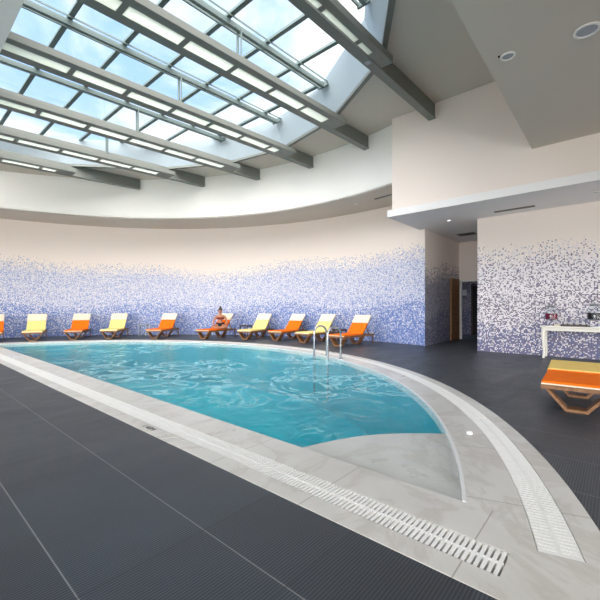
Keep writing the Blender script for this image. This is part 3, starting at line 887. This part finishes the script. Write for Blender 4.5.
for k, y in enumerate((1.00, 0.88, 0.76, 0.64)):
    if g0 is None:
        g0 = thing('drinking_glass', '', 'glass', (11.22, y, TH + 0.013), 0, 'glasses on the tray')
        MB().lathe([(0.038, 0.0), (0.036, 0.004), (0.030, 0.085), (0.028, 0.092), (0.002, 0.094)], (0, 0, 0), 18).build('glass_wall', M['frost'], g0, smooth=True)
        MB().lathe([(0.0295, 0.0925), (0.0285, 0.100), (0.002, 0.101)], (0, 0, 0), 18).build('glass_foot', M['trimwhite'], g0, smooth=True)
        o = g0
    else:
        o = copy_tree(g0); o.location = (11.22, y, TH + 0.013)
    o['label'] = WH[k]
npk = MB()
for k in range(6): npk.box(-0.06 + 0.002 * (k % 2), 0.06 + 0.002 * (k % 2), -0.055, 0.055, k * 0.008, k * 0.008 + 0.0078)
o = npk.build('napkin_pile', M['napkin'], None, (0, 0, 0)); o.location = (11.13, 1.16, TH)
tag(o, 'small beige stack of napkins between the red juice and the tray', 'napkins')

# ------------------------------------------------------------------ the person
def skin_body(name, verts, edges, mat, subdiv=2, root=0):
    """verts: list of (xyz, radius or (rx, ry))"""
    me = bpy.data.meshes.new(name); me.from_pydata([v[0] for v in verts], edges, []); me.update()
    o = bpy.data.objects.new(name, me); COL.objects.link(o)
    sk = o.modifiers.new('skin', 'SKIN'); sk.use_smooth_shade = True; sk.branch_smoothing = 0.4
    for i, v in enumerate(verts):
        r = v[1] if isinstance(v[1], tuple) else (v[1], v[1])
        d = me.skin_vertices[0].data[i]; d.radius = r; d.use_root = (i == root)
    sb = o.modifiers.new('sub', 'SUBSURF'); sb.levels = subdiv; sb.render_levels = subdiv
    bpy.context.view_layer.update()
    m2 = bpy.data.meshes.new_from_object(o.evaluated_get(bpy.context.evaluated_depsgraph_get()))
    bpy.data.objects.remove(o); m2.materials.clear(); m2.materials.append(mat)
    for p in m2.polygons: p.use_smooth = True
    return m2
def build_person():
    V, E = [], []
    def v(p, r, link=None):
        V.append((p, r)); i = len(V) - 1
        if link is not None: E.append((link, i))
        return i
    pel = v((0, 0, 0.11), (0.150, 0.115))
    wa = v((0.0, 0, 0.25), (0.118, 0.09), pel)
    ch = v((-0.02, 0, 0.41), (0.140, 0.10), wa)
    up = v((-0.025, 0, 0.50), (0.125, 0.075), ch)
    nk = v((-0.012, 0, 0.585), 0.050, up)
    jw = v((0.01, 0, 0.655), (0.066, 0.075), nk)
    hd = v((0.008, 0, 0.73), (0.078, 0.092), jw)
    v((0.0, 0, 0.79), (0.062, 0.072), hd)
    for s in (1, -1):
        sh = v((-0.02, s * 0.165, 0.49), 0.056, up)
        el = v((0.03, s * 0.27, 0.29), 0.040, sh)
        wr = v((0.20, s * 0.24, 0.155), 0.028, el)
        pm = v((0.27, s * 0.215, 0.150), (0.034, 0.018), wr)
        for k, (dy, ln) in enumerate(((-0.03, 0.062), (-0.010, 0.074), (0.010, 0.070), (0.028, 0.055))):
            kn = v((0.30, s * 0.215 + s * dy, 0.150), 0.010, pm)
            mdl = v((0.30 + ln * 0.6, s * 0.212 + s * dy * 1.15, 0.138), 0.009, kn)
            v((0.30 + ln, s * 0.210 + s * dy * 1.2, 0.118), 0.0075, mdl)
        t1 = v((0.255, s * 0.17, 0.150), 0.011, pm); v((0.29, s * 0.145, 0.140), 0.009, t1)
        hip = v((0.03, s * 0.095, 0.095), 0.090, pel)
        kn = v((0.30, s * 0.30, 0.085), 0.062, hip)
        md = v((0.34, s * 0.12, 0.06), 0.052, kn)
        an = v((0.36 + (0.05 if s > 0 else 0), -s * 0.06, 0.045), 0.036, md)
        v((0.40 + (0.05 if s > 0 else 0), -s * 0.16, 0.04), (0.034, 0.03), an)
    me = skin_body('body_mesh', V, E, M['skin'])
    bm = bmesh.new(); bm.from_mesh(me)
    for c, r in (((0.103, 0, 0.705), (0.018, 0.012, 0.018)), ((0.012, 0.083, 0.70), (0.014, 0.010, 0.024)), ((0.012, -0.083, 0.70), (0.014, 0.010, 0.024))):
        bmesh.ops.create_uvsphere(bm, u_segments=10, v_segments=8, radius=1, matrix=Matrix.Translation(c) @ Matrix.Diagonal((*r, 1)))
    for f in bm.faces: f.smooth = True
    bm.to_mesh(me); bm.free()
    return me
lg = LOUNGERS[5]
pa = R(17)
px, py = 8.55 + math.cos(pa) * 1.06 + 0.03, 12.72 + math.sin(pa) * 1.06 - 0.10
person = thing('person', 'person with dark hair bun and maroon bikini top, sitting cross-legged on an orange lounger', 'person', (px, py, 0.375), pa + PI + R(30))
me = build_person(); o = bpy.data.objects.new('body', me); COL.objects.link(o); o.parent = person
person.scale = (1.06, 1.06, 1.06)
h = MB(); h.ball((-0.014, 0, 0.752), 0.093, 0.088, 0.088, 18, 12); h.ball((-0.055, 0, 0.71), 0.055, 0.075, 0.075, 14, 10)
h.build('hair', M['hair'], person, smooth=True)
MB().ball((-0.03, 0, 0.865), 0.046, 0.046, 0.044).build('hair_bun', M['hair'], person, smooth=True)
for s in (1, -1):
    MB().ball((0.088, s * 0.031, 0.722), 0.010, 0.014, 0.008, 10, 6).build('eye', M['hair'], person, smooth=True)
MB().ball((0.085, 0, 0.668), 0.010, 0.024, 0.007, 10, 6).build('mouth', M['swimred'], person, smooth=True)
def ring_band(z0, z1, rx, ry, cx, name, mat):
    prof = MB(); rings = []
    for z, k in ((z0, 1.0), ((z0 + z1) / 2, 1.04), (z1, 0.99)):
        rings.append([prof.bm.verts.new((cx + rx * k * math.cos(2 * PI * i / 28), ry * k * math.sin(2 * PI * i / 28), z)) for i in range(28)])
    for q, w_ in zip(rings, rings[1:]):
        for i in range(28): prof.bm.faces.new([q[i], q[(i + 1) % 28], w_[(i + 1) % 28], w_[i]])
    o_ = prof.build(name, mat, person, smooth=True)
    so = o_.modifiers.new('thick', 'SOLIDIFY'); so.thickness = 0.008
    return o_
ring_band(0.37, 0.46, 0.108, 0.150, -0.016, 'bikini_top', M['swimred'])['label'] = 'maroon bikini top'
ring_band(0.10, 0.235, 0.126, 0.166, 0.0, 'bikini_briefs', M['swimblack'])['label'] = 'black bikini briefs'

# pieces that belong to a part of their thing (all parts share the thing's origin)
for child, host in (('hair_bun', 'hair'), ('emblem', 'juice'), ('spigot', 'jar'), ('handle', 'leaf'), ('slats', 'vent_frame'),
                    ('foot_band', 'seat_cushion'), ('head_pad', 'back_cushion'), ('backrest_prop', 'backrest_frame'), ('glass_foot', 'glass_wall')):
    for o in [q for q in bpy.data.objects if q.name.split('.')[0] == child]:
        hs = [k for k in kids(o.parent) if k.name.split('.')[0] == host]
        if hs: o.parent = hs[0]

# ------------------------------------------------------------------ sky and camera
wld = bpy.data.worlds.new('World'); SC.world = wld; wld.use_nodes = True
nt = wld.node_tree
for n_ in list(nt.nodes): nt.nodes.remove(n_)
t = NT(nt); wo = t.new('ShaderNodeOutputWorld'); bg = t.new('ShaderNodeBackground')
g = t.coord('Generated'); s = t.sep(g)
zz = t.math('MAXIMUM', s[2], 0.06)
cv = t.comb(t.math('DIVIDE', s[0], zz), t.math('DIVIDE', s[1], zz), 0.0)
cl = t.noise(cv, 1.1, 7, 0.6, 0.6)
# thicker white cloud toward the +x side
side = t.rng(t.math('SUBTRACT', s[0], s[1]), -0.6, 0.5, 0.0, 1.0)
cf = t.rng(t.math('ADD', cl, t.math('MULTIPLY', side, 0.22)), 0.42, 0.68, 0, 1, True)
blue = t.mix(t.rng(s[2], 0.1, 0.8, 0, 1), (0.50, 0.69, 0.94), (0.27, 0.48, 0.88))
c = t.mix(cf, blue, (1.0, 1.0, 0.99))
# sky boosted around an unseen sun behind the camera, added to light the room
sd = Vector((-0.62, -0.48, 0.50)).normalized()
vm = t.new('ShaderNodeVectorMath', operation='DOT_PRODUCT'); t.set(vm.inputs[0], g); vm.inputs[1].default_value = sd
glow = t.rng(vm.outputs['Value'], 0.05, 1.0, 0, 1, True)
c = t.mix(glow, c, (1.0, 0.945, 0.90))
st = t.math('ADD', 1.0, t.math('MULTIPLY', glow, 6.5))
up_ = t.rng(s[2], -0.05, 0.02, 0, 1)
c = t.mix(up_, (0.60, 0.57, 0.52), c)
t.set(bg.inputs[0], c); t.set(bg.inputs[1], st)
nt.links.new(bg.outputs[0], wo.inputs[0])

# portals steer the sky light through the roof glass and the added windows
def portal(name, loc, rot, sx, sy):
    la = bpy.data.lights.new(name, 'AREA'); la.shape = 'RECTANGLE'; la.size = sx; la.size_y = sy
    la.cycles.is_portal = True
    o = bpy.data.objects.new(name, la); COL.objects.link(o); o.location = loc; o.rotation_euler = rot
    o['kind'] = 'helper'
portal('skylight_portal', (5.2, 9.05, 7.9), (0, 0, 0), 7.8, 14.8)
portal('front_portal', (3.0, YB - 0.3, 1.75), (R(90), 0, 0), 17.2, 2.7)
portal('window_portal', (XL - 0.3, 6.75, 2.45), (0, R(-90), 0), 4.2, 23.6)

cam = bpy.data.cameras.new('Camera'); cam.sensor_width = 36; cam.lens = 36 * 365 / 600
cam.shift_y = 7 / 600; cam.clip_start = 0.05
co = bpy.data.objects.new('Camera', cam); COL.objects.link(co)
co.location = (0, 0, 1.3); co.rotation_euler = (R(90), 0, R(-48.9))
SC.camera = co
SC.view_settings.view_transform = 'Standard'; SC.view_settings.look = 'None'
SC.view_settings.gamma = 1; SC.view_settings.use_curve_mapping = False
SC.view_settings.exposure = 0.68
SC.cycles.max_bounces = 14; SC.cycles.diffuse_bounces = 6; SC.cycles.transparent_max_bounces = 24
SC.cycles.sample_clamp_indirect = 8
